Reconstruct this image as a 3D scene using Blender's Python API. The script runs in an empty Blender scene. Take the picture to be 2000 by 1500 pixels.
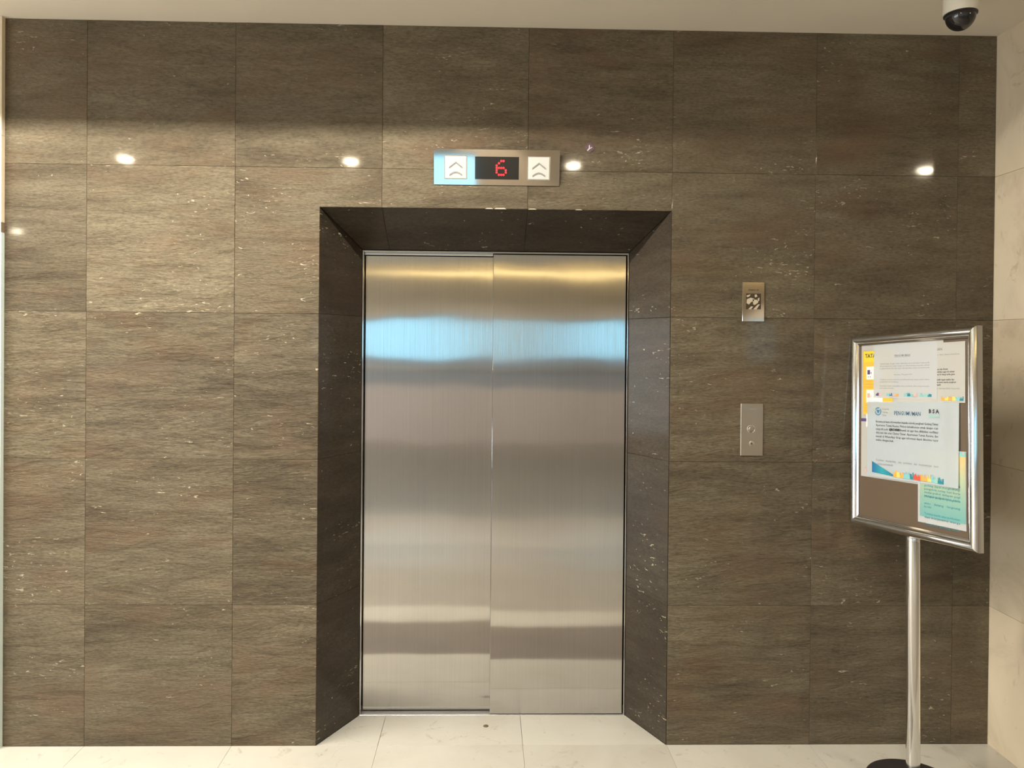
import bpy, bmesh, math, random
from mathutils import Vector, Matrix
random.seed(7)
S = bpy.context.scene
C = S.collection

# ------------------------------------------------------------------ camera
def RM(yaw, pitch, roll):
    a = Matrix.Rotation(yaw, 3, 'Z'); b = Matrix.Rotation(pitch, 3, 'X'); c = Matrix.Rotation(roll, 3, 'Y')
    return a @ b @ c                                    # columns: right, forward, up
cd = bpy.data.cameras.new('camera'); cam = bpy.data.objects.new('camera', cd); C.objects.link(cam)
cd.sensor_width = 36; cd.sensor_fit = 'HORIZONTAL'
cd.lens = 1445.12 / 2000 * 36
cd.shift_x = 18.1 / 2000; cd.shift_y = -67.25 / 2000
m = RM(-.0214276, -.0070429, -.0089296)
r, f, u = m.col[0], m.col[1], m.col[2]
cam.matrix_world = Matrix(((r[0], u[0], -f[0], 0.0), (r[1], u[1], -f[1], -3.05783), (r[2], u[2], -f[2], 1.6632), (0, 0, 0, 1)))
cd.clip_start = .05
S.camera = cam
# ------------------------------------------------------------------ view + world
S.view_settings.view_transform = 'Standard'; S.view_settings.look = 'None'
S.view_settings.gamma = 1; S.view_settings.use_curve_mapping = False
S.view_settings.exposure = 0.0
S.cycles.use_denoising = True
S.cycles.max_bounces = 8; S.cycles.diffuse_bounces = 5; S.cycles.glossy_bounces = 5
S.cycles.sample_clamp_indirect = 4.0
S.cycles.caustics_reflective = False; S.cycles.caustics_refractive = False
w = bpy.data.worlds.new('world'); S.world = w; w.use_nodes = True
w.node_tree.nodes['Background'].inputs[0].default_value = (.9, .85, .75, 1)
w.node_tree.nodes['Background'].inputs[1].default_value = .02

ZC = 2.970                                              # ceiling height
# light settings (used by the lamps' builders below)
COVE_W = 332.0                                           # linear wall washer, left
DOWN_E = {-4.2: 20, -2.589: 20, -.982: 20, .614: 55, 3.189: 50}
def area(name, loc, rot, sx, sy, power, col, spread=math.pi):
    l = bpy.data.lights.new(name, 'AREA'); l.shape = 'RECTANGLE'; l.size = sx; l.size_y = sy
    l.energy = power; l.color = col; l.spread = spread
    o = bpy.data.objects.new(name, l); C.objects.link(o); o.location = loc; o.rotation_euler = rot
    return o
WARM = (1, .93, .79)
def add_fill(x, y, power, half, aim=(0, 0, -1)):  # unseen fill spots, added to light the dado and lobby floor
    l = bpy.data.lights.new('fill_spot', 'SPOT'); l.energy = power; l.color = WARM; l.shadow_soft_size = .05
    l.spot_size = math.radians(2 * half); l.spot_blend = .35
    o = bpy.data.objects.new('fill_spot', l); C.objects.link(o); o.location = (x, y, ZC - .02)
    o.rotation_euler = Vector(aim).to_track_quat('-Z', 'Y').to_euler()
for x in (-4.6, -2.3, 0, 2.3, 4.6): add_fill(x, -7.75, 80, 38, (0, -.38, -1))
for x in (-4.5, -1.5, 1.5): add_fill(x, -4.6, 55, 50)
area('wall_washer', (-2.98, -1.075, ZC + .085), (0, 0, 0), 5.94, .03, COVE_W, WARM)

# ------------------------------------------------------------------ materials
def mat(name, col=(.8, .8, .8), rough=.5, metal=0.0, emit=None, es=0.0, coat=0.0, spec=.5):
    mt = bpy.data.materials.new(name); mt.use_nodes = True
    b = mt.node_tree.nodes['Principled BSDF']
    b.inputs['Base Color'].default_value = (*col, 1); b.inputs['Roughness'].default_value = rough
    b.inputs['Metallic'].default_value = metal; b.inputs['Specular IOR Level'].default_value = spec
    b.inputs['Coat Weight'].default_value = coat; b.inputs['Coat Roughness'].default_value = .05
    if emit:
        b.inputs['Emission Color'].default_value = (*emit, 1); b.inputs['Emission Strength'].default_value = es
    return mt
def N(mt, t, **kw):
    n = mt.node_tree.nodes.new(t)
    for k, v in kw.items(): setattr(n, k, v)
    return n
def L(mt, a, b): mt.node_tree.links.new(a, b)
def ramp(mt, fac, stops):
    n = N(mt, 'ShaderNodeValToRGB'); cr = n.color_ramp
    while len(cr.elements) < len(stops): cr.elements.new(.5)
    for e, (p, c) in zip(cr.elements, stops):
        e.position = p; e.color = (*c, 1) if len(c) == 3 else c
    L(mt, fac, n.inputs[0]); return n.outputs[0]
def math_(mt, op, a, b=None):
    n = N(mt, 'ShaderNodeMath', operation=op)
    for i, v in enumerate((a, b)):
        if v is None: continue
        if isinstance(v, (int, float)): n.inputs[i].default_value = v
        else: L(mt, v, n.inputs[i])
    return n.outputs[0]
def mixc(mt, fac, a, b, blend='MIX'):
    n = N(mt, 'ShaderNodeMix', data_type='RGBA', blend_type=blend)
    for s, v in ((n.inputs[0], fac), (n.inputs[6], a), (n.inputs[7], b)):
        if isinstance(v, (int, float)): s.default_value = v
        elif isinstance(v, tuple): s.default_value = (*v, 1)
        else: L(mt, v, s)
    return n.outputs[2]
def coords(mt, scale, shift=True):
    g = N(mt, 'ShaderNodeNewGeometry'); v = g.outputs['Position']
    if shift:
        oi = N(mt, 'ShaderNodeObjectInfo'); c = N(mt, 'ShaderNodeCombineXYZ')
        for i, k in enumerate((37., 11., 23.)): L(mt, math_(mt, 'MULTIPLY', oi.outputs['Random'], k), c.inputs[i])
        a = N(mt, 'ShaderNodeVectorMath', operation='ADD'); L(mt, v, a.inputs[0]); L(mt, c.outputs[0], a.inputs[1]); v = a.outputs[0]
    s = N(mt, 'ShaderNodeVectorMath', operation='MULTIPLY'); L(mt, v, s.inputs[0]); s.inputs[1].default_value = scale
    return s.outputs[0]
def noise(mt, vec, scale=1., detail=6., rough=.55, dist=0.):
    n = N(mt, 'ShaderNodeTexNoise'); L(mt, vec, n.inputs['Vector'])
    n.inputs['Scale'].default_value = scale; n.inputs['Detail'].default_value = detail
    n.inputs['Roughness'].default_value = rough; n.inputs['Distortion'].default_value = dist
    return n.outputs['Fac']

def stone(name, dark, mid, light, bump=.5, coat=.5, tint=.16, crough=.06, rough=.5):
    mt = mat(name, mid, rough, coat=coat, spec=.15); b = mt.node_tree.nodes['Principled BSDF']
    b.inputs['Coat Roughness'].default_value = crough
    big = noise(mt, coords(mt, (1.3, 1.3, 2.6)), 1, 5, .55, .4)
    lam = noise(mt, coords(mt, (3.2, 3.2, 17)), 1, 9, .68, .15)
    grain = noise(mt, coords(mt, (55, 55, 170)), 1, 3, .6)
    f1 = math_(mt, 'ADD', math_(mt, 'MULTIPLY', big, .45), math_(mt, 'MULTIPLY', lam, .55))
    col = ramp(mt, f1, ((.36, dark), (.5, mid), (.66, light)))
    g = ramp(mt, grain, ((.25, (.62, .62, .62)), (.5, (1, 1, 1)), (.78, (1.3, 1.3, 1.3))))
    col = mixc(mt, 1., col, g, 'MULTIPLY')
    rust = ramp(mt, noise(mt, coords(mt, (2.2, 2.2, 5.0)), 1, 6, .62, .2), ((.5, (0, 0, 0)), (.72, (1, 1, 1))))
    col = mixc(mt, math_(mt, 'MULTIPLY', rust, .55), col, (mid[0] * 1.12, mid[1] * .82, mid[2] * .75))
    oi = N(mt, 'ShaderNodeObjectInfo')
    t = math_(mt, 'ADD', math_(mt, 'MULTIPLY', oi.outputs['Random'], tint), 1 - tint / 2)
    tc = N(mt, 'ShaderNodeCombineColor')
    for i in range(3): L(mt, t, tc.inputs[i])
    col = mixc(mt, 1., col, tc.outputs[0], 'MULTIPLY')
    # pale mica flecks, gathered in patches
    fl = noise(mt, coords(mt, (34, 34, 110)), 1, 1.5, .5, 1.1)
    pa = noise(mt, coords(mt, (3.1, 3.1, 4.2)), 1, 2, .5)
    fk = ramp(mt, math_(mt, 'ADD', fl, math_(mt, 'MULTIPLY', pa, .38)), ((.928, (0, 0, 0)), (.958, (1, 1, 1))))
    col = mixc(mt, math_(mt, 'MULTIPLY', fk, .75), col, (.42, .37, .28))
    L(mt, col, b.inputs['Base Color'])
    bp = N(mt, 'ShaderNodeBump'); bp.inputs['Strength'].default_value = bump; bp.inputs['Distance'].default_value = .02
    wv = noise(mt, coords(mt, (3.0, 3.0, 11)), 1, 10, .66, .22)
    L(mt, math_(mt, 'ADD', wv, math_(mt, 'MULTIPLY', grain, .05)), bp.inputs['Height'])
    L(mt, bp.outputs[0], b.inputs['Normal'])
    cb = N(mt, 'ShaderNodeBump'); cb.inputs['Strength'].default_value = .02; cb.inputs['Distance'].default_value = .003
    L(mt, noise(mt, coords(mt, (9, 9, 16)), 1, 2), cb.inputs['Height']); L(mt, cb.outputs[0], b.inputs['Coat Normal'])
    return mt
def marble(name, a, c, vein, rough=.28, coat=.2, scale=1., tint=.06):
    mt = mat(name, a, rough, coat=coat); b = mt.node_tree.nodes['Principled BSDF']
    n1 = noise(mt, coords(mt, (2.2 * scale,) * 3), 1, 7, .6, .8)
    col = ramp(mt, n1, ((.3, c), (.5, a), (.7, tuple(min(1, v * 1.06) for v in a))))
    n2 = noise(mt, coords(mt, (9 * scale, 9 * scale, 6 * scale)), 1, 4, .7, 1.4)
    col = mixc(mt, ramp(mt, n2, ((.60, (0, 0, 0)), (.75, (.75, .75, .75)))), col, vein)
    oi = N(mt, 'ShaderNodeObjectInfo')
    t = math_(mt, 'ADD', math_(mt, 'MULTIPLY', oi.outputs['Random'], tint), 1 - tint / 2)
    tc = N(mt, 'ShaderNodeCombineColor')
    for i in range(3): L(mt, t, tc.inputs[i])
    L(mt, mixc(mt, 1., col, tc.outputs[0], 'MULTIPLY'), b.inputs['Base Color'])
    return mt
def brushed(name, col, rough, wav, wscale=(2.4, 2.4, 3.6), line=0.0):
    mt = mat(name, col, rough, metal=1.0); b = mt.node_tree.nodes['Principled BSDF']
    b.inputs['Anisotropic'].default_value = 1.0
    tg = N(mt, 'ShaderNodeTangent', direction_type='RADIAL', axis='Z'); L(mt, tg.outputs[0], b.inputs['Tangent'])
    ln = noise(mt, coords(mt, (420, 420, 1.6), False), 1, 3, .6)
    sm = noise(mt, coords(mt, (2.5, 2.5, 2.0)), 1, 5, .6)
    g = math_(mt, 'ADD', math_(mt, 'MULTIPLY', ln, .22), math_(mt, 'MULTIPLY', sm, .16))
    cc = ramp(mt, g, ((.1, tuple(v * .86 for v in col)), (.3, tuple(min(1, v * 1.08) for v in col))))
    L(mt, cc, b.inputs['Base Color'])
    bp = N(mt, 'ShaderNodeBump'); bp.inputs['Strength'].default_value = 1; bp.inputs['Distance'].default_value = 1
    hh = math_(mt, 'MULTIPLY', noise(mt, coords(mt, wscale), 1, 1.5, .4), wav)
    if line: hh = math_(mt, 'ADD', hh, math_(mt, 'MULTIPLY', ln, line))
    L(mt, hh, bp.inputs['Height']); L(mt, bp.outputs[0], b.inputs['Normal'])
    return mt
def plaster(name, col):
    mt = mat(name, col, .75); b = mt.node_tree.nodes['Principled BSDF']
    L(mt, ramp(mt, noise(mt, coords(mt, (3, 3, 3)), 1, 5), ((.3, tuple(v * .95 for v in col)), (.7, col))), b.inputs['Base Color'])
    bp = N(mt, 'ShaderNodeBump'); bp.inputs['Strength'].default_value = .1; bp.inputs['Distance'].default_value = .002
    L(mt, noise(mt, coords(mt, (60, 60, 60)), 1, 3), bp.inputs['Height']); L(mt, bp.outputs[0], b.inputs['Normal'])
    return mt

STONE = stone('cleft_quartzite', (.070, .053, .034), (.114, .092, .060), (.160, .133, .090), 1.35, .3, .2)
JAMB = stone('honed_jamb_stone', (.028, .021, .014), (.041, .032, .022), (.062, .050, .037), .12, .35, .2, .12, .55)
GROUT = mat('dark_grout', (.065, .052, .036), .9)
FLOOR = marble('cream_marble_floor', (.485, .465, .42), (.45, .425, .375), (.30, .26, .21), .25, .15)
FLOORD = marble('dark_mat_floor', (.20, .17, .15), (.16, .14, .12), (.1, .09, .08), .3)
FLOORG = marble('taupe_stone_floor', (.34, .31, .27), (.29, .26, .23), (.22, .2, .17), .3)
FGROUT = mat('cream_grout', (.38, .35, .29), .8)
FLOORB = marble('beige_stone_floor', (.42, .375, .32), (.37, .33, .28), (.28, .24, .2), .3)
WALLM = marble('beige_marble_wall', (.68, .585, .445), (.52, .43, .315), (.40, .30, .20), .4, .15, 1.1, .1)
CEIL = plaster('cream_ceiling_paint', (.80, .745, .65))
PLAST = plaster('cream_wall_paint', (.62, .54, .43))
STEEL = brushed('brushed_steel_door', (.60, .585, .57), .11, .0011, line=.0002)
PLATE = mat('satin_steel_plate', (.74, .68, .62), .055, 1)
PLATE2 = mat('matte_steel_plate', (.60, .53, .44), .33, 1)
SILL = mat('aluminium_sill', (.78, .77, .76), .3, .85)
CHROME = mat('chrome', (.78, .77, .76), .09, 1)
DARKM = mat('dark_metal', (.04, .04, .045), .4, .6)
BLACKG = mat('black_display_glass', (.012, .012, .012), .08, coat=.4)
WHITEP = mat('milky_acrylic', (.56, .55, .53), .35)
WHITEG = mat('chevron_shade_grey', (.25, .25, .25), .4)  # grey stands in for the shade around raised white chevrons
RED = mat('red_led', (.5, .0, .0), .5, emit=(1, .02, .03), es=2.6)
BASEM = mat('black_enamel_base', (.022, .018, .020), .45)
BOARD = mat('taupe_board', (.115, .082, .055), .45)
LAMP = mat('lamp_glow', (1, 1, 1), .5, emit=(1, .86, .62), es=380)
TRIMW = mat('lamp_trim_white', (.8, .78, .74), .4)
CAMW = mat('camera_housing_white', (.72, .68, .60), .4)
CAMD = mat('smoked_dome', (.012, .010, .012), .1, coat=.3)
GLOW_B = mat('daylit_window', (.2, .4, .5), .3, emit=(.34, .74, 1.0), es=1.9)
GLOW_L = mat('side_fill_glow', (.5, .5, .5), .3, emit=(.78, .91, 1.0), es=7.2)  # glow of the added fill pane at the left
GLOW_Y = mat('cove_strip_glow', (1, .9, .6), .5, emit=(1, .80, .38), es=6)
PALE = mat('pale_blue_trim', (.62, .72, .70), .3, coat=.3)
CREAMT = mat('cream_trim', (.72, .62, .47), .5)
BROWNT = mat('brown_trim', (.2, .15, .1), .5)
MAUVE = mat('mauve_panel', (.80, .73, .71), .6)
GREYB = mat('bluish_grey_panel', (.42, .46, .52), .5)

# ------------------------------------------------------------------ helpers
def link(name, bm, material, parent=None, kind=None, smooth=False):
    me = bpy.data.meshes.new(name); bmesh.ops.recalc_face_normals(bm, faces=bm.faces); bm.to_mesh(me); bm.free()
    if material: me.materials.append(material)
    if smooth:
        for p in me.polygons: p.use_smooth = True
        if smooth != 'all': me.set_sharp_from_angle(angle=math.radians(38))
    o = bpy.data.objects.new(name, me); C.objects.link(o)
    if parent: o.parent = parent
    if kind: o['kind'] = kind
    return o
def tag(o, label, cat, group=None):
    o['label'] = label; o['category'] = cat
    if group: o['group'] = group
    return o
def empty(name, loc=(0, 0, 0), label=None, cat=None, group=None, kind=None):
    o = bpy.data.objects.new(name, None); C.objects.link(o); o.location = loc; o.empty_display_size = .1
    if label: tag(o, label, cat, group)
    if kind: o['kind'] = kind
    return o
def box(bm, x0, x1, y0, y1, z0, z1, bev=0.0):
    b2 = bmesh.new()
    v = [b2.verts.new(p) for p in ((x0, y0, z0), (x1, y0, z0), (x1, y1, z0), (x0, y1, z0), (x0, y0, z1), (x1, y0, z1), (x1, y1, z1), (x0, y1, z1))]
    for q in ((0, 3, 2, 1), (4, 5, 6, 7), (0, 1, 5, 4), (1, 2, 6, 5), (2, 3, 7, 6), (3, 0, 4, 7)): b2.faces.new([v[i] for i in q])
    if bev: bmesh.ops.bevel(b2, geom=b2.edges[:], offset=bev, segments=1 if bev < .002 else 2, affect='EDGES', profile=.5)
    merge(bm, b2)
def merge(bm, b2):
    mp = {}
    for v in b2.verts: mp[v] = bm.verts.new(v.co)
    for f_ in b2.faces: bm.faces.new([mp[v] for v in f_.verts])
    b2.free()
def B(x0, x1, y0, y1, z0, z1, bev=0.0):
    bm = bmesh.new(); box(bm, x0, x1, y0, y1, z0, z1, bev); return bm
def prism(pts, axis, d0, d1, bev=0.0):
    """extrude a polygon (2D pts); axis 'y': pts are (x, z), front face at d0; axis 'z': pts are (x, y), top face at d0"""
    bm = bmesh.new()
    mk = (lambda a, b, d: (a, d, b)) if axis == 'y' else (lambda a, b, d: (a, b, d))
    fr = [bm.verts.new(mk(a, b, d0)) for a, b in pts]; bk = [bm.verts.new(mk(a, b, d1)) for a, b in pts]
    n = len(pts); ff = bm.faces.new(fr); bm.faces.new(bk[::-1])
    for i in range(n): bm.faces.new((fr[i], bk[i], bk[(i + 1) % n], fr[(i + 1) % n]))
    if bev: bmesh.ops.bevel(bm, geom=list(ff.edges), offset=bev, segments=1, affect='EDGES')
    return bm
def lathe(prof, seg=40, centre=(0, 0, 0), mtx=None):
    """prof: (radius, z) list"""
    bm = bmesh.new(); rings = []
    for (rr, z) in prof:
        if rr < 1e-6: rings.append([bm.verts.new((0, 0, z))])
        else: rings.append([bm.verts.new((rr * math.cos(2 * math.pi * i / seg), rr * math.sin(2 * math.pi * i / seg), z)) for i in range(seg)])
    for a, b in zip(rings, rings[1:]):
        for i in range(seg):
            j = (i + 1) % seg
            if len(a) == 1 and len(b) == 1: continue
            if len(a) == 1: bm.faces.new((a[0], b[j], b[i]))
            elif len(b) == 1: bm.faces.new((a[i], a[j], b[0]))
            else: bm.faces.new((a[i], a[j], b[j], b[i]))
    if mtx is not None: bm.transform(mtx)
    bm.transform(Matrix.Translation(centre)); return bm
def slab(q, th, gap=.0015):
    """four corners of a sloping stone slab, thickness th away from the viewer"""
    P = [Vector(v) for v in q]; c = sum(P, Vector()) / 4
    n = (P[1] - P[0]).cross(P[2] - P[0]).normalized()
    if n.y < 0: n = -n
    out = []
    for i in range(4):
        a = (P[(i + 1) % 4] - P[i]).normalized(); b = (P[i - 1] - P[i]).normalized()
        s = a.cross(b).length; out.append(P[i] + (a + b) * gap / max(s, .3))
    bm = bmesh.new(); fr = [bm.verts.new(v) for v in out]; bk = [bm.verts.new(v + n * th) for v in out]
    ff = bm.faces.new(fr); bm.faces.new(bk[::-1])
    for i in range(4): bm.faces.new((fr[i], bk[i], bk[(i + 1) % 4], fr[(i + 1) % 4]))
    bmesh.ops.bevel(bm, geom=list(ff.edges), offset=.0012, segments=1, affect='EDGES')
    return bm

# ------------------------------------------------------------------ the stone wall
XL, XR = -1.968, 2.121
OX0, OX1, OZ = -.692, .760, 2.222                       # front edges of the lift opening
IX0, IX1, IZ, IY = -.557, .634, 2.079, .250             # inner edges after the splay
xs = [XL, -1.637, -1.037, -.437, .163, .763, 1.363, 1.963, XR]
zs = [0, .582, 1.182, 1.782, 2.382, ZC]
G = .00045
wall = bmesh.new()
box(wall, XL, OX0 - .03, .021, .20, 0, ZC); box(wall, OX1 + .03, XR + .4, .021, .20, 0, ZC); box(wall, OX0 - .03, OX1 + .03, .021, .20, OZ + .03, ZC)
wall = link('wall_back', wall, GROUT, kind='structure')
def tile(pts):
    # pull the outline in by the joint
    cx = sum(p[0] for p in pts) / len(pts); n = len(pts); out = []
    for i in range(n):
        p, a, b = pts[i], pts[i - 1], pts[(i + 1) % n]
        dx = dz = 0
        for s, e in ((a, p), (p, b)):                   # counter-clockwise outline, inward normal is left
            ex, ez = e[0] - s[0], e[1] - s[1]; ln = math.hypot(ex, ez); dx += -ez / ln * G; dz += ex / ln * G
        out.append((p[0] + dx, p[1] + dz))
    d = random.uniform(-.0006, .0006)
    return link('stone_tile', prism(out, 'y', d, .020, .0007), STONE, wall)
for i in range(len(xs) - 1):
    for j in range(len(zs) - 1):
        x0, x1, z0, z1 = xs[i], xs[i + 1], zs[j], zs[j + 1]
        ov_x = x0 < OX1 - .004 and x1 > OX0; ov_z = z0 < OZ
        if not (ov_x and ov_z): tile([(x0, z0), (x1, z0), (x1, z1), (x0, z1)]); continue
        if x0 < OX0:                                    # tile left of the opening
            if z1 > OZ: tile([(x0, z0), (OX0, z0), (OX0, OZ), (x1, OZ), (x1, z1), (x0, z1)])
            else: tile([(x0, z0), (OX0, z0), (OX0, z1), (x0, z1)])
        elif z1 > OZ: tile([(x0, OZ), (x1, OZ), (x1, z1), (x0, z1)])
# splayed lift surround
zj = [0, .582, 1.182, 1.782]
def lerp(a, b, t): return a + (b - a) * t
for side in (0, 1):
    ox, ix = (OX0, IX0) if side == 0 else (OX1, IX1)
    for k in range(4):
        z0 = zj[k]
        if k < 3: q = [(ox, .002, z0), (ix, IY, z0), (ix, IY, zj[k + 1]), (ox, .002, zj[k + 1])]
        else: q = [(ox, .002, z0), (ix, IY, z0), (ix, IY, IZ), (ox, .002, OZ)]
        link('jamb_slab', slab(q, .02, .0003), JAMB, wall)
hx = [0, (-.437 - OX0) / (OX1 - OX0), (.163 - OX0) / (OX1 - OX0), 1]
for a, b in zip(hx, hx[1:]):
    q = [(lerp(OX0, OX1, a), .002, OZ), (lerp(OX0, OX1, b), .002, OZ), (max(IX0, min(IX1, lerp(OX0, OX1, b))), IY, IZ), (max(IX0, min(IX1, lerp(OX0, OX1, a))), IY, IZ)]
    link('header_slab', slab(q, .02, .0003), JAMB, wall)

chip = mat('fresh_stone_chip', (.5, .45, .36), .7)
for x0, x1, h in ((-.012, .022, .0035), (.026, .075, .0045), (.165, .20, .003), (.36, .39, .0025)):
    link('chipped_edge', prism([(x0, OZ - .0005), (x1, OZ - .0005), (x1 - .008, OZ + h), (x0 + .006, OZ + h * .8)], 'y', -.0012, .004), chip, wall)

# ------------------------------------------------------------------ room shell
fl = link('floor', B(-7.0, 6.0, -8.7, 1.2, -.12, -.012), FGROUT, kind='structure')
fx = [-6.4 + .0 for _ in ()]
k0 = [-1.637 + .6 * k for k in range(-9, 13)]
def ftile(x0, x1, y0, y1, mt):
    link('floor_tile', B(x0 + .0005, x1 - .0005, y0 + .0005, y1 - .0005, -.012, 0, .0003), mt, fl)
cut = sorted([v for v in k0 if -4.2 < v < 4.4])
for x0, x1 in zip(cut, cut[1:]):
    ftile(x0, x1, -.33, 0, FLOOR)
    ftile(x0, x1, -.79, -.33, FLOORD if -1.1 < x0 + .3 < 1.1 else FLOOR)  # dark mat before the lift, unseen except mirrored, built as floor tiles
    ftile(x0, x1, -1.04, -.79, FLOOR)
    for y0 in (-1.77, -2.5): ftile(x0, x1, y0, y0 + .73, FLOORG)
    ftile(x0, x1, -3.03, -2.5, FLOORB); ftile(x0, x1, -3.55, -3.03, FLOORB)
for x0 in range(-7, 6):
    for y0 in (-8.6, -7.1, -5.6): pass
    link('floor_tile', B(x0 + .001, x0 + .999, -8.6, -6.075, -.012, 0), FLOORG, fl); link('floor_tile', B(x0 + .001, x0 + .999, -6.073, -3.552, -.012, 0), FLOORG, fl)
for x0, x1 in ((-7., cut[0]), (cut[-1], 6.)): ftile(x0, x1, -3.55, 0, FLOOR)
# marble in the lift recess
def alc(y): return lerp(OX0, IX0, y / IY), lerp(OX1, IX1, y / IY)
for a, b in ((None, -.437), (-.437, .163), (.163, None)):
    def ex(v, side, y): return alc(y)[side] if v is None else v
    g = .0008
    pts = [(ex(a, 0, 0) + g, .0008), (ex(b, 1, 0) - g, .0008), (ex(b, 1, IY) - g, IY - .002), (ex(a, 0, IY) + g, IY - .002)]
    link('floor_tile', prism(pts, 'z', 0, -.012, .0004), FLOOR, fl)

ce = bmesh.new()                                        # ceiling with a recessed slot over the stone wall
SX0, SX1, SY0, SY1 = -6.0, .05, -1.15, -.90
TH = .14
box(ce, -7, 6, SY1, 1.2, ZC, ZC + TH); box(ce, -7, 6, -8.7, SY0, ZC, ZC + TH)
box(ce, -7, SX0, SY0, SY1, ZC, ZC + TH); box(ce, SX1, 6, SY0, SY1, ZC, ZC + TH)
box(ce, -7, 6, -8.7, 1.2, ZC + TH, ZC + TH + .05)
ce = link('ceiling', ce, CEIL, kind='structure')
bf = bmesh.new()
box(bf, SX0, SX1, SY0, SY0 + .003, ZC + .004, ZC + TH); box(bf, SX0, SX1, SY1 - .003, SY1, ZC + .004, ZC + TH); box(bf, SX0, SX1, SY0 + .003, SY1 - .003, ZC + TH - .003, ZC + TH)
link('light_slot_lining', bf, mat('slot_black', (.012, .012, .012), 1, spec=0), ce)  # black lining added to keep the slot's glow out of the polished stone
# pier of beige marble at the right, wall running on beside it
PD = .44
wr = link('wall_right', B(XR + .012, XR + .38, -PD + .012, .02, 0, ZC), mat('pier_core', (.35, .28, .2), .9), kind='structure')
for z0, z1 in zip(zs, zs[1:]):
    link('marble_slab', B(XR, XR + .012, -PD + .0005, .0005, z0 + .0006, z1 - .0006), WALLM, wr)
    link('marble_slab', B(XR + .0125, XR + .38, -PD, -PD + .012, z0 + .0006, z1 - .0006), WALLM, wr)
link('wall_right_far', B(XR + .38, 6, -PD - .0, -PD + .1, 0, ZC), WALLM, kind='structure')
link('wall_left_far', B(-7, XL - .0005, -.020, .06, 0, ZC), PLAST, kind='structure')
tr = empty('trim_1', (0, 0, 0), kind='structure')       # edge of the neighbouring panel at the far left
for nm, z0, z1, mt in (('upper_strip', 2.14, 2.49, PALE), ('top_strip', 2.492, ZC, CREAMT), ('band', 2.10, 2.138, BROWNT), ('lower_strip', 0, 2.098, PALE)):
    link(nm, B(XL, XL + .0015, -.022, -.0008, z0, z1), CREAMT if nm == 'upper_strip' else mt, tr)
wl = bmesh.new()
box(wl, -7.1, -7, -8.7, -7.5, 0, ZC); box(wl, -7.1, -7, -2.0, .1, 0, ZC); box(wl, -7.1, -7, -7.5, -2.0, 0, .3); box(wl, -7.1, -7, -7.5, -2.0, 2.1, ZC)
link('wall_left', wl, PLAST, kind='structure')
wn = empty('window_4', (0, 0, 0), kind='structure')  # unseen glowing pane, added as soft cool fill from the left
link('pane', B(-7.06, -7.04, -7.5, -2.0, .3, 2.1), GLOW_L, wn)
fr = bmesh.new()
for yy in (-7.5, -5.68, -3.86, -2.04): box(fr, -7.04, -6.99, yy, yy + .04, .3, 2.1)
link('window_frame', fr, DARKM, wn)
link('wall_right_side', B(6, 6.1, -8.7, .1, 0, ZC), PLAST, kind='structure')
# opposite side of the lobby, seen only in the polished surfaces
YB = -8.65
wf = bmesh.new()
box(wf, -7, 6, YB - .1, YB, 0, 1.42); box(wf, -7, 6, YB - .1, YB, 2.07, ZC); 
for a, b in ((-7, -2.75), (-.2, 1.25), (2.9, 4.15), (4.6, 6)): box(wf, a, b, YB - .1, YB, 1.42, 2.07)

wf = link('wall_front', wf, PLAST, kind='structure')
link('dado_panel', B(-7, 6, YB, YB + .03, 0, .94), MAUVE, wf)
link('upper_dado', B(-7, 6, YB, YB + .02, .94, 1.42), GREYB, wf)
link('dado_rail', B(-7, 6, YB, YB + .05, 1.24, 1.28), SILL, wf)
for n_, (x0, x1) in enumerate(((-2.75, -.2), (1.25, 2.9), (4.15, 4.6)), 1):
    wn = empty('window_%d' % n_, (0, 0, 0), kind='structure')
    link('pane', B(x0, x1, YB - .06, YB - .04, 1.42, 2.07), GLOW_B, wn)
    fr = bmesh.new(); box(fr, x0, x1, YB - .05, YB + .01, 2.05, 2.08); box(fr, x0, x1, YB - .05, YB + .01, 1.41, 1.43)
    link('window_frame', fr, DARKM, wn)
link('trim_2', B(-1.8, 5, YB + .01, YB + .06, 2.82, 2.834), GLOW_Y, kind='structure')

# ------------------------------------------------------------------ lift door
dr = empty('door_1', (.04, .25, 0), kind='structure')
def dl(name, bm, mt, **k):
    bm.transform(Matrix.Translation((-.04, -.25, 0))); return link(name, bm, mt, dr, **k)
shaft = bmesh.new(); box(shaft, -.80, .90, .34, .40, -.05, 2.4)
dl('shaft_panel', shaft, DARKM)
FX0, FX1, FT = IX0, IX1, IZ
fb = bmesh.new(); box(fb, FX0 + .001, FX0 + .006, IY + .001, .34, 0, FT - .002, .0006); dl('frame_jamb', fb, STEEL)
fb = bmesh.new(); box(fb, FX1 - .006, FX1 - .001, IY + .001, .34, 0, FT - .002, .0006); dl('frame_jamb', fb, STEEL)
fb = bmesh.new(); box(fb, FX0 + .006, FX1 - .006, IY + .004, .34, FT - .010, FT - .002, .0006); dl('frame_head', fb, STEEL)
fb = bmesh.new(); box(fb, FX0 + .007, .024, .276, .284, FT - .019, FT - .0105, .0006); dl('track_cover', fb, SILL)
lf = bmesh.new(); box(lf, FX0 + .009, .06, .287, .322, .006, FT - .022, .0012); dl('door_leaf', lf, STEEL, smooth=True)['label'] = 'left steel leaf, set back behind the right one'
lf = bmesh.new(); box(lf, .026, FX1 - .012, .252, .282, .004, FT - .014, .0015); dl('door_leaf', lf, STEEL, smooth=True)['label'] = 'right steel leaf, in front'
sl = bmesh.new(); box(sl, FX0 + .001, FX1 - .001, IY - .001, .262, -.010, .0012, .0004)
for k in range(4): box(sl, FX0 + .001, .026, .2645 + k * .0065, .2685 + k * .0065, -.010, .0008)
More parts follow.
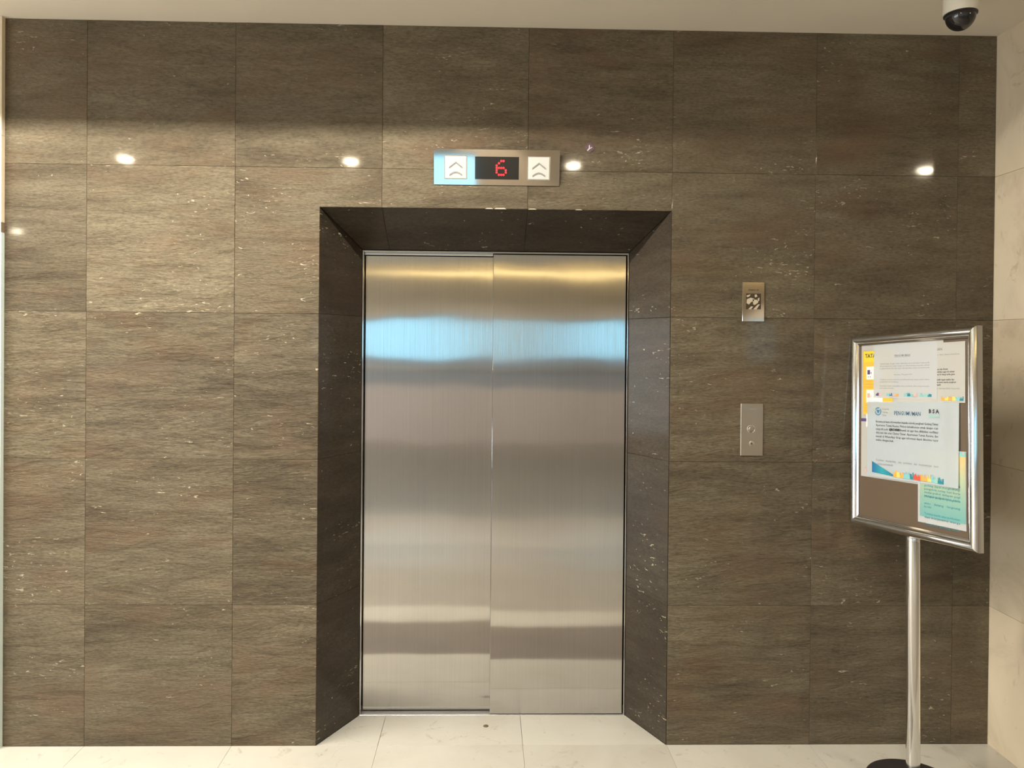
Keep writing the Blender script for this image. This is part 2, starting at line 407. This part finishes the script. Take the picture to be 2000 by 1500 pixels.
box(sl, FX0 + .001, FX1 - .001, .29, .34, -.010, .0005)
dl('sill', sl, SILL)

# ------------------------------------------------------------------ prints and lettering
def textmesh(lines, size, leading, align='LEFT', width=None, bold=0.0, ul=False):
    """lettering as flat mesh: returns bmesh in the xz plane, first line's baseline at z = 0"""
    out = bmesh.new()
    for i, ln in enumerate(lines):
        cu = bpy.data.curves.new('t', 'FONT'); cu.body = ln; cu.size = size; cu.resolution_u = 1; cu.offset = bold; cu.align_x = align
        ob = bpy.data.objects.new('t', cu); C.objects.link(ob)
        me = ob.to_mesh(); b2 = bmesh.new(); b2.from_mesh(me); ob.to_mesh_clear()
        bpy.data.objects.remove(ob); bpy.data.curves.remove(cu)
        if not b2.verts: b2.free(); continue
        sc = 1.0
        if width and align == 'LEFT':
            mx = max(v.co.x for v in b2.verts); mn = min(v.co.x for v in b2.verts)
            if mx - mn > .6 * width: sc = width / (mx - mn)
        for v in b2.verts: v.co = Vector((v.co.x * sc, 0, v.co.y - i * leading))
        merge(out, b2)
    return out
def rects(rs):
    bm = bmesh.new()
    for x0, x1, z0, z1 in rs:
        bm.faces.new([bm.verts.new(p) for p in ((x0, 0, z0), (x1, 0, z0), (x1, 0, z1), (x0, 0, z1))])
    return bm
def poly(pts):
    bm = bmesh.new(); bm.faces.new([bm.verts.new((a, 0, b)) for a, b in pts]); return bm
def put(bm, name, mt, parent, x=0, z=0, y=-.0006, rot=0):
    bm.transform(Matrix.Translation((x, y, z)) @ Matrix.Rotation(rot, 4, 'Y')); return link(name, bm, mt, parent)
INK = mat('black_ink', (.05, .05, .06), .7); INKG = mat('grey_ink', (.30, .31, .34), .7); INKN = mat('navy_ink', (.05, .12, .22), .7)
cols = {n: mat('ink_' + n, c, .6) for n, c in dict(teal=(.02, .22, .30), aqua=(.22, .52, .55), orange=(.80, .38, .09), red=(.62, .09, .05),
        yellow=(.84, .62, .14), blue=(.03, .20, .40), gold=(.74, .47, .06), lemon=(.76, .58, .04), pink=(.72, .42, .36), purple=(.10, .06, .2), mint=(.30, .58, .52)).items()}

# ------------------------------------------------------------------ indicator over the door
hi = empty('hall_indicator', (.0345, 0, 2.3895), 'wide brushed steel indicator plate above the lift door showing a red digit 6', 'indicator')
tiltm = Matrix.Rotation(math.radians(8.4), 4, 'X')
W2, H2 = .2585, .0715
bm = B(-W2, W2, -.0025, .0, -H2, H2, .0006); bm.transform(Matrix.Translation((0, -.0125, 0)) @ tiltm); link('face_plate', bm, PLATE, hi)
bm = B(-W2 + .004, W2 - .004, -.002, .0, -H2 + .006, H2 - .006); link('back_box', bm, DARKM, hi)
FT_ = Matrix.Translation((0, -.0152, 0)) @ tiltm
def on(name, bm, mt, par, **k): bm.transform(FT_); return link(name, bm, mt, par, **k)
on('display', B(-.0895, .0905, -.0006, .001, -.0485, .0425), BLACKG, hi)
d6 = bmesh.new(); rows = ('00110', '01000', '10000', '11110', '10001', '10001', '01110')
disp = hi.children[-1] if False else [o for o in C.objects if o.name == 'display'][0]
for a, rw in enumerate(rows):
    for b, ch in enumerate(rw):
        if ch == '1':
            q = lathe([(0, .0005), (.0044, .0004), (.0044, 0)], 10); q.transform(Matrix.Rotation(math.pi / 2, 4, 'X')); q.transform(Matrix.Translation((-.009 + b * .0094 + .008, -.0009, .0255 - a * .0092))); merge(d6, q)
on('lit_digit', d6, RED, disp)
for cx in (-.1685, .1725):
    ln = on('lantern', B(cx - .044, cx + .044, -.003, .0005, -.047, .043, .0025), WHITEP, hi)
    rim = bmesh.new()
    for q in ((cx - .047, cx - .0445, -.0495, .0455), (cx + .0445, cx + .047, -.0495, .0455), (cx - .0445, cx + .0445, -.0495, -.0475), (cx - .0445, cx + .0445, .0435, .0455)):
        box(rim, q[0], q[1], -.0022, .0005, q[2], q[3])
    on('rim', rim, PLATE2, ln)
    for kk, (base, hh) in enumerate(((.002, .016), (-.030, .012))):
        pts = [(-.026, base), (-.012, base + hh * .75), (0, base + hh), (.012, base + hh * .75), (.026, base)]
        if kk == 0: pts = [(-.027, base - .002), (0, base + hh + .003), (.027, base - .002)]
        out = pts + [(a, b - .006) for a, b in pts[::-1]]
        cb = bmesh.new(); n = len(out)
        fr = [cb.verts.new((cx + a, -.0052, b)) for a, b in out]; bk = [cb.verts.new((cx + a, -.0028, b)) for a, b in out]
        cb.faces.new(fr)
        for i in range(n): cb.faces.new((fr[i], bk[i], bk[(i + 1) % n], fr[(i + 1) % n]))
        on('chevron', cb, WHITEG, ln)
# ------------------------------------------------------------------ key-switch plate and call plate
cp = empty('switch_plate', (1.106, 0, 1.8495), 'small upright steel plate with a black square picture, above the call button plate', 'wall plate')
link('plate', B(-.046, .046, -.004, 0, -.0815, .0815, .0008), PLATE, cp)
pic = link('picture', B(-.031, .031, -.0048, -.004, -.031, .034), mat('picture_black', (.05, .035, .02), .35), cp)
CRM = mat('picture_cream', (.52, .44, .33), .5)
for pts in ([(-.028, .010), (-.012, .017), (.004, .012), (.000, .002), (-.010, -.001), (-.019, -.012), (-.029, -.006)],
            [(-.029, .026), (-.012, .031), (-.018, .022), (-.027, .019)], [(.004, .029), (.012, .031), (.016, .022), (.006, .018)],
            [(-.004, .010), (.014, .008), (.020, -.003), (.006, -.013), (-.001, -.012)],
            [(.017, .012), (.024, .018), (.024, .006), (.018, -.001)],
            [(-.022, -.031), (-.010, -.019), (-.001, -.020), (-.010, -.031)], [(-.001, -.031), (.018, -.011), (.027, -.010), (.013, -.031)]):
    put(poly(pts), 'picture_mark', CRM, pic, 0, 0, -.0051)
put(textmesh(['FIREMAN SW'], .0075, .01, 'CENTER', bold=.0001), 'lettering', INK, cp, 0, .0465, -.0044)
bp_ = empty('call_plate', (1.1055, 0, 1.3175), 'tall narrow steel call plate with round push button and keyhole', 'call button')
link('plate', B(-.0465, .0465, -.004, 0, -.1085, .1085, .0008), PLATE2, bp_)
rx = Matrix.Rotation(math.pi / 2, 4, 'X')
bt = link('button', lathe([(0, .0065), (.0105, .0062), (.0118, .005), (.0122, .004)], 32, (-.003, -.0, .003), rx), PLATE, bp_, smooth=True)
link('button_ring', lathe([(.0125, .004), (.0132, .0068), (.0155, .0072), (.017, .0055), (.0172, .004)], 36, (-.003, 0, .003), rx), CHROME, bt, smooth=True)
ky = link('key_switch', lathe([(0, .0046), (.0098, .0046), (.0108, .004)], 28, (-.001, 0, -.0585), rx), PLATE2, bp_, smooth=True)
link('keyhole', lathe([(0, .0050), (.0028, .0050), (.003, .0044)], 14, (-.001, 0, -.0585), rx), DARKM, ky)
put(textmesh(['MITSUBISHI'], .0078, .01, 'CENTER', bold=.0001), 'lettering', INKG, bp_, -.002, .083, -.0044)
# ------------------------------------------------------------------ sticker beside the indicator
st = link('sticker', prism([(.021, -.004), (.002, .0235), (-.021, .004), (-.002, -.0235)][::-1], 'y', -.0012, 0), mat('sticker_plum', (.10, .055, .075), .5), None)
st.location = (.418, -.0009, 2.479); tag(st, 'tiny dark plum diamond sticker with a white mark, right of the steel indicator', 'sticker')
put(poly([(-.004, .010), (.000, .011), (.001, -.001), (.009, .004), (.010, .001), (-.001, -.006), (-.009, -.014), (-.012, -.011), (-.004, -.002)]), 'white_mark', mat('sticker_white', (.55, .52, .54), .5), st, 0, 0, -.0015)
# ------------------------------------------------------------------ little floor plug
fp = link('floor_plug', lathe([(0, .0018), (.010, .0016), (.012, .0)], 24), mat('plug_brown', (.10, .075, .045), .5), None, smooth=True)
fp.location = (.010, .154, .0002); tag(fp, 'small round dark brown plug in the cream floor before the lift door', 'floor plug')

# ------------------------------------------------------------------ stand with framed notice board
P0 = Vector((1.628, -.300, 0))
sg = empty('sign_stand', P0, 'chrome poster stand with round black base and tilted poster frame by the right wall', 'sign stand')
def sl_(name, bm, mt, par=None, **k):
    bm.transform(Matrix.Translation(-P0)); return link(name, bm, mt, par or sg, **k)
sl_('base', lathe([(0, .017), (.03, .017), (.10, .016), (.160, .0145), (.172, .010), (.1755, .004), (.1755, 0), (0, 0)], 64, (1.641, -.298, 0)), BASEM, smooth=True)
FM = RM(-1.307, -.045, -.06).to_4x4(); FC = Vector((1.598, -.300, 1.341)); FM = Matrix.Translation(FC) @ FM
top = FM @ Vector((.004, .012, -.372))
dv = top - Vector((1.629, -.300, .014)); q = dv.to_track_quat('Z', 'Y').to_matrix().to_4x4()
pm = Matrix.Translation((1.629, -.300, .014)) @ q
Lp = dv.length
sl_('pole', lathe([(.0245, 0), (.0245, Lp - .03), (.0235, Lp - .012), (.018, Lp - .002), (.0, Lp)], 40, (0, 0, 0), pm), CHROME, smooth=True)
sl_('collar', lathe([(.0247, 0), (.031, .001), (.031, .010), (.0262, .015), (.0247, .0155)], 40, (0, 0, 0), pm), CHROME, smooth=True)
# mitred chrome bars: profile (inset from the outer edge, forward)
HW, HH, BW = .2935, .3855, .040
prof = [(0, .016), (0, -.004), (.003, -.012), (.009, -.0165), (.017, -.018), (.025, -.0155), (.0305, -.010), (.033, -.006), (.0345, -.0065), (.040, -.004), (.040, .004), (.040, .016)]
corn = [(-1, -1), (1, -1), (1, 1), (-1, 1)]
for k in range(4):
    a, b = corn[k], corn[(k + 1) % 4]; bm = bmesh.new(); ra, rb = [], []
    for ins, yy in prof:
        ra.append(bm.verts.new(FM @ Vector((a[0] * (HW - ins), yy, a[1] * (HH - ins))))); rb.append(bm.verts.new(FM @ Vector((b[0] * (HW - ins), yy, b[1] * (HH - ins)))))
    n = len(prof)
    for i in range(n): bm.faces.new((ra[i], ra[(i + 1) % n], rb[(i + 1) % n], rb[i]))
    bm.faces.new(ra[::-1]); bm.faces.new(rb)
    sl_('frame_bar', bm, CHROME, smooth=True)
bd = B(-HW + .034, HW - .034, .003, .010, -HH + .034, HH - .034); bd.transform(FM); sl_('backing_board', bd, BOARD)
# the papers
def paper(name, x0, x1, z0, z1, depth, colr, label, rot=0.0, curl=0.0, grad=None):
    w_, h_ = x1 - x0, z1 - z0; n = 8; bm = bmesh.new(); g = []
    for i in range(n + 1):
        rw = []
        for j in range(n + 1):
            a, b = i / n - .5, j / n - .5
            yy = -curl * (max(0, a * 2) ** 3) * (1 - j / n) - .0004 * math.sin(a * 7 + b * 5)
            rw.append(bm.verts.new((a * w_, yy, b * h_)))
        g.append(rw)
    for i in range(n):
        for j in range(n): bm.faces.new((g[i][j], g[i + 1][j], g[i + 1][j + 1], g[i][j + 1]))
    bmesh.ops.solidify(bm, geom=bm.faces[:], thickness=.0003)
    o = link(name, bm, colr, None, smooth=True)
    o.matrix_world = FM @ Matrix.Translation(((x0 + x1) / 2, .003 - depth, (z0 + z1) / 2)) @ Matrix.Rotation(rot, 4, 'Y')
    return tag(o, label, 'notice')
PAPW = mat('paper_white', (.84, .86, .88), .55); PAPC = mat('paper_cream', (.84, .83, .80), .55); PAPB = mat('paper_cool', (.78, .84, .89), .4, coat=.3)
def skyline(par, x0, x1, z, h, pal, fade=None, y=-.0012):
    n = len(pal); rnd = random.Random(int(x0 * 1e4) + n)
    for i, c in enumerate(pal):
        a = lerp(x0, x1, i / n); b = lerp(x0, x1, (i + 1) / n); k = 4; rs = []
        for q in range(k): rs.append((lerp(a, b, q / k), lerp(a, b, (q + 1) / k) + .0002, z, z + h * rnd.uniform(.4, 1)))
        put(rects(rs), 'skyline_print', cols[c], par, 0, 0, y)
# long poster with the yellow strip
yp = paper('house_rules_poster', -.244, .150, -.186, .347, .0024, PAPC, 'tall notice with yellow left column, mostly hidden at the back of the board')
ox, oz = -(-.244 + .150) / 2, -(-.186 + .347) / 2      # board -> paper offset
def pp(v): return (v[0] + ox, v[1] + ox, v[2] + oz, v[3] + oz)
put(rects([pp((-.234, -.08, .064, .322))]), 'yellow_panel', cols['gold'], yp, y=-.0013)
put(rects([pp((-.230, -.10, .276, .318))]), 'title_band', cols['lemon'], yp, y=-.0015)
put(textmesh(['TATA TERTIB'], .022, .02, bold=.0006), 'heading', INK, yp, -.223 + ox, .294 + oz, -.0018)
for zc in (.232, .138, .040):
    put(rects([pp((-.216, -.13, zc - .026, zc + .026))]), 'icon_panel', PAPC, yp, y=-.0016)
    put(rects([pp((-.210, -.196, zc - .006, zc + .012)), pp((-.193, -.189, zc - .004, zc + .004)), pp((-.206, -.203, zc - .018, zc - .014)), pp((-.196, -.193, zc - .018, zc - .014))]), 'icon', cols['purple'] if zc > .2 else cols['pink'], yp, y=-.0019)
for zc in (.190, .094):
    put(textmesh(['Dilarang merokok di area ini', 'dan menjaga kebersihan', 'lingkungan bersama'], .0095, .0115), 'rule_text', cols['orange'], yp, -.226 + ox, zc + .006 + oz, -.0018)
put(rects([pp((-.243, -.215, .036, .048))]), 'grey_label', cols['purple'], yp, y=-.0019)
put(rects([pp((-.224, -.214, -.166, -.158)), pp((-.221, -.217, -.158, -.150))]), 'small_mark', cols['pink'], yp, y=-.0015)
# text notice behind, at the right
p3 = paper('meeting_notice', -.057, .240, .119, .335, .0034, PAPC, 'white text notice at upper right, partly behind the plain white one')
o3x, o3z = -(.0915), -(.227)
put(textmesh(['PENGUMUMAN'], .013, .01, 'CENTER', bold=.0003), 'heading', INKG, p3, -.0 + .010, .080)
put(textmesh(['kepada seluruh warga penghuni dan tamu mohon', 'untuk memperhatikan waktu kegiatan gedung', 'dan ketentuan yang berlaku sebagai berikut', 'mulai dari lantai dasar sampai lantai atas', 'demi kenyamanan kita bersama di gedung'], .0078, .0092, width=.24), 'body_text', INKG, p3, -.115, .062)
put(textmesh(['Hari Selasa dan Kamis', 'pukul sembilan pagi s/d selesai', 'bertempat di ruang serba guna', '', 'Mohon hadir tepat waktu dan', 'membawa kartu tanda penghuni', 'Terima kasih'], .0082, .0094, bold=.0002), 'bold_text', INK, p3, .006, .009)
put(textmesh(['Demikian pengumuman ini kami sampaikan kepada', 'seluruh warga atas perhatian dan kerjasamanya', 'kami ucapkan terima kasih'], .0072, .0088, width=.24), 'closing_text', INKG, p3, -.115, -.060)
skyline(p3, .050, .142, -.101, .016, ['orange', 'yellow', 'orange', 'yellow', 'aqua', 'teal'])
# plain white notice
p2 = paper('small_notice', -.176, .1255, .131, .344, .0046, PAPW, 'plain white faint-printed notice at the top centre of the board', rot=.008)
put(textmesh(['PENGUMUMAN'], .011, .01, 'CENTER', bold=.0003), 'heading', INKG, p2, -.008, .055)
put(rects([(-.046, .030, .0525, .0532)]), 'underline', INKG, p2)
put(textmesh(['Sehubungan dengan akan dilakukannya pekerjaan rutin pada', 'lift gedung timur maka dengan ini diberitahukan kepada seluruh', 'penghuni bahwa lift tidak dapat dipergunakan untuk sementara pada', ':'], .0068, .0092, width=.235), 'body_text', INKG, p2, -.118, .026)
put(textmesh(['Hari Senin, 2 Mei pukul 09.00'], .0072, .01, 'CENTER'), 'date_text', INKG, p2, -.004, -.017)
put(textmesh(['Untuk itu mohon maaf atas ketidaknyamanan yang terjadi selama', 'pekerjaan lift tersebut berlangsung'], .0066, .0088, width=.235), 'body_text', INKG, p2, -.118, -.036)
put(textmesh(['Demikian kami sampaikan atas perhatian dan pengertiannya', 'kami ucapkan terima kasih'], .0066, .0088, width=.235), 'closing_text', INKG, p2, -.118, -.061)
for x0, x1, pal in ((-.137, -.107, ['purple', 'pink']), (-.083, -.025, ['aqua', 'blue', 'pink', 'orange']), (.003, .062, ['aqua', 'teal', 'aqua', 'pink']), (.076, .128, ['aqua', 'mint', 'teal'])):
    skyline(p2, x0, x1, -.098, .013, pal)
# green gradient notice
GR = mat('green_gradient_print', (.4, .6, .5), .5)
gt = N(GR, 'ShaderNodeTexCoord'); gs = N(GR, 'ShaderNodeSeparateXYZ'); L(GR, gt.outputs['Object'], gs.inputs[0])
gm = N(GR, 'ShaderNodeMapRange'); gm.inputs[1].default_value = -.13; gm.inputs[2].default_value = .12; L(GR, gs.outputs[2], gm.inputs[0])
L(GR, ramp(GR, gm.outputs[0], ((0, (.13, .37, .38)), (.35, (.24, .42, .36)), (.7, (.44, .48, .31)), (1, (.70, .48, .20)))), GR.node_tree.nodes['Principled BSDF'].inputs['Base Color'])
gp = paper('green_notice', .039, .2425, -.322, -.050, .0034, PAPW, 'green and teal shaded notice at the lower right of the board')
put(rects([(-.092, .100, -.112, .130)]), 'colour_print', GR, gp, y=-.0012)
put(textmesh(['Informasi layanan bagi warga', 'gedung dapat menghubungi', 'pengelola setiap hari kerja', 'mulai pukul delapan pagi', 'sampai pukul lima sore'], .0115, .0125, width=.15), 'body_text', cols['teal'], gp, -.072, .010, -.0018)
put(textmesh(['Melalui telepon pengelola', '', 'atau   datang   langsung', 'ke lobi', '', 'Terima kasih atas perhatian', 'dan kerjasama warga', '', 'Pengelola gedung timur'], .0115, .0125, width=.15), 'body_text', cols['teal'], gp, -.072, -.052 + .010, -.0018)
put(poly([(.076, .118), (.100, .118), (.100, .136), (.090, .124), (.082, .136), (.076, .136)]), 'teal_corner', cols['aqua'], gp, y=-.0018)
# the large notice in front
mp = paper('large_notice', -.207, .218, -.180, .118, .0062, PAPB, 'large cool white PENGUMUMAN notice across the middle of the board', rot=-.004, curl=.006)
hd = textmesh(['PENGUMUMAN'], .0215, .01, 'CENTER', bold=.0001); hd.transform(Matrix.Diagonal((.84, 1, 1, 1)))
put(hd, 'heading', INKN, mp, -.012, .098, -.0014)
tx = ['Bersama ini kami informasikan kepada seluruh penghuni Gedung Timur', 'Apartemen Taman Rasuna. Mohon kehadirannya untuk dengan scan', 'yang ada pada QRCODE dibawah ini agar bisa dilakukan verifikasi', 'data unit dan atau Cluster Timur, Apartemen Taman Rasuna, dan', 'masuk di WhatsApp Grup agar informasi dapat diterima tepat', 'waktu dengan baik.']
put(textmesh(tx, .0118, .0145, width=.292), 'body_text', INK, mp, -.166, .066, -.0014)
put(textmesh(['QRCODE'], .0118, .01, bold=.0005), 'bold_word', INK, mp, -.098, .066 - .029, -.0018)
put(textmesh(['Demikian   disampaikan,   atas   perhatian   dan   kerjasamanya   kami', 'ucapkan terimakasih.'], .0105, .0145, width=.292), 'closing_text', INKG, mp, -.166, -.085, -.0014)
rg = bmesh.new(); n = 28; ri, ro_ = .0125, .0158
for i in range(n):
    if i in (3, 4, 12, 13): continue
    a0, a1 = 2 * math.pi * i / n, 2 * math.pi * (i + 1) / n
    rg.faces.new([rg.verts.new((rr * math.cos(t), 0, rr * math.sin(t))) for rr, t in ((ri, a0), (ri, a1), (ro_, a1), (ro_, a0))])
merge(rg, poly([(-.008, .004), (-.004, .007), (0, .004), (.004, .007), (.008, .004), (0, -.009)]))
put(rg, 'round_logo', cols['blue'], mp, -.155, .110, -.0014)
put(textmesh(['Pengelola', 'Gedung', 'Timur'], .0085, .012), 'logo_text', INKG, mp, -.133, .117, -.0014)
put(textmesh(['B S A'], .0195, .01, 'CENTER', bold=.0009), 'logo_lettering', INK, mp, .108, .110, -.0014)
put(rects([(.086, .132, .098, .1015), (.086, .132, .0935, .0955)]), 'logo_line', cols['mint'], mp, y=-.0014)
sw = mat('swoosh_print', (.05, .3, .4), .5)
t_ = N(sw, 'ShaderNodeTexCoord'); s_ = N(sw, 'ShaderNodeSeparateXYZ'); L(sw, t_.outputs['Object'], s_.inputs[0]); r_ = N(sw, 'ShaderNodeMapRange'); r_.inputs[1].default_value = -.185; r_.inputs[2].default_value = -.06; L(sw, s_.outputs[0], r_.inputs[0])
L(sw, ramp(sw, r_.outputs[0], ((0, (.02, .14, .34)), (.4, (.03, .32, .40)), (1, (.02, .13, .2)))), sw.node_tree.nodes['Principled BSDF'].inputs['Base Color'])
put(poly([(-.186, -.132), (-.186, -.089), (-.06, -.139)]), 'swoosh_print', sw, mp, y=-.0016)
skyline(mp, -.078, .112, -.140, .026, ['orange', 'yellow', 'orange', 'aqua', 'aqua', 'teal', 'red', 'red', 'orange', 'orange', 'yellow', 'aqua'], y=-.0020)
skyline(mp, .112, .150, -.142, .024, ['mint', 'teal', 'teal'], y=-.0030)

# ------------------------------------------------------------------ dome camera on the ceiling
cc = empty('dome_camera', (1.695, -.42, ZC), 'white ceiling security camera with smoked dome in the upper right corner', 'security camera')
cc.scale = (.87, .87, 1); hz = -.103
link('housing', lathe([(.078, 0), (.078, -.012), (.066, -.022), (.064, -.075), (.0655, hz + .012), (.0635, hz), (.055, hz - .001), (.055, hz + .01)], 48), CAMW, cc, smooth=True)
link('rim', lathe([(.0625, hz + .001), (.0625, hz - .004), (.056, hz - .006), (.055, hz)], 48), DARKM, cc, smooth=True)
link('dome', lathe([(.0565, hz - .003)] + [(.0565 * math.cos(a), hz - .006 - .052 * math.sin(a)) for a in [i * math.pi / 2 / 12 for i in range(12)]] + [(0, hz - .058)], 48), CAMD, cc, smooth='all')

# ------------------------------------------------------------------ downlights (out of frame; seen as glints in the polished stone)
first = None
for x, y, where in ((-2.589, -2.284, 'glinting in the far left tiles of the stone wall'), (-.982, -2.266, 'glinting in the stone left of the indicator plate'),
        (.614, -2.293, 'glinting beside the indicator plate under the plum sticker'), (3.189, -2.282, 'glinting in the stone at the upper right'),
        (-5.62, -5.902, 'glinting low at the very left edge of the stone wall')):
    t = empty('ceiling_downlight', (x, y, ZC), 'round ceiling downlight ' + where, 'downlight', 'downlights in the lobby ceiling')
    if first is None:
        a = link('trim_ring', lathe([(.052, .02), (.050, -.001), (.053, -.004), (.066, -.003), (.068, 0)], 32), TRIMW, t, smooth=True)
        b = link('lens', lathe([(.050, .003)] + [(.050 * math.cos(q), -.001 - .030 * math.sin(q)) for q in (0, .3, .6, .9, 1.2)] + [(0, -.031)], 24), LAMP, t, smooth='all')
        first = (a, b)
    else:
        for o in first:
            c_ = o.copy(); C.objects.link(c_); c_.parent = t
    sp = bpy.data.lights.new('downlight', 'SPOT'); sp.energy = DOWN_E.get(round(x, 3), 60) ; sp.color = WARM; sp.shadow_soft_size = .045
    sp.spot_size = math.radians(132); sp.spot_blend = .4
    so = bpy.data.objects.new('downlight', sp); C.objects.link(so); so.location = (x, y, ZC - .05)
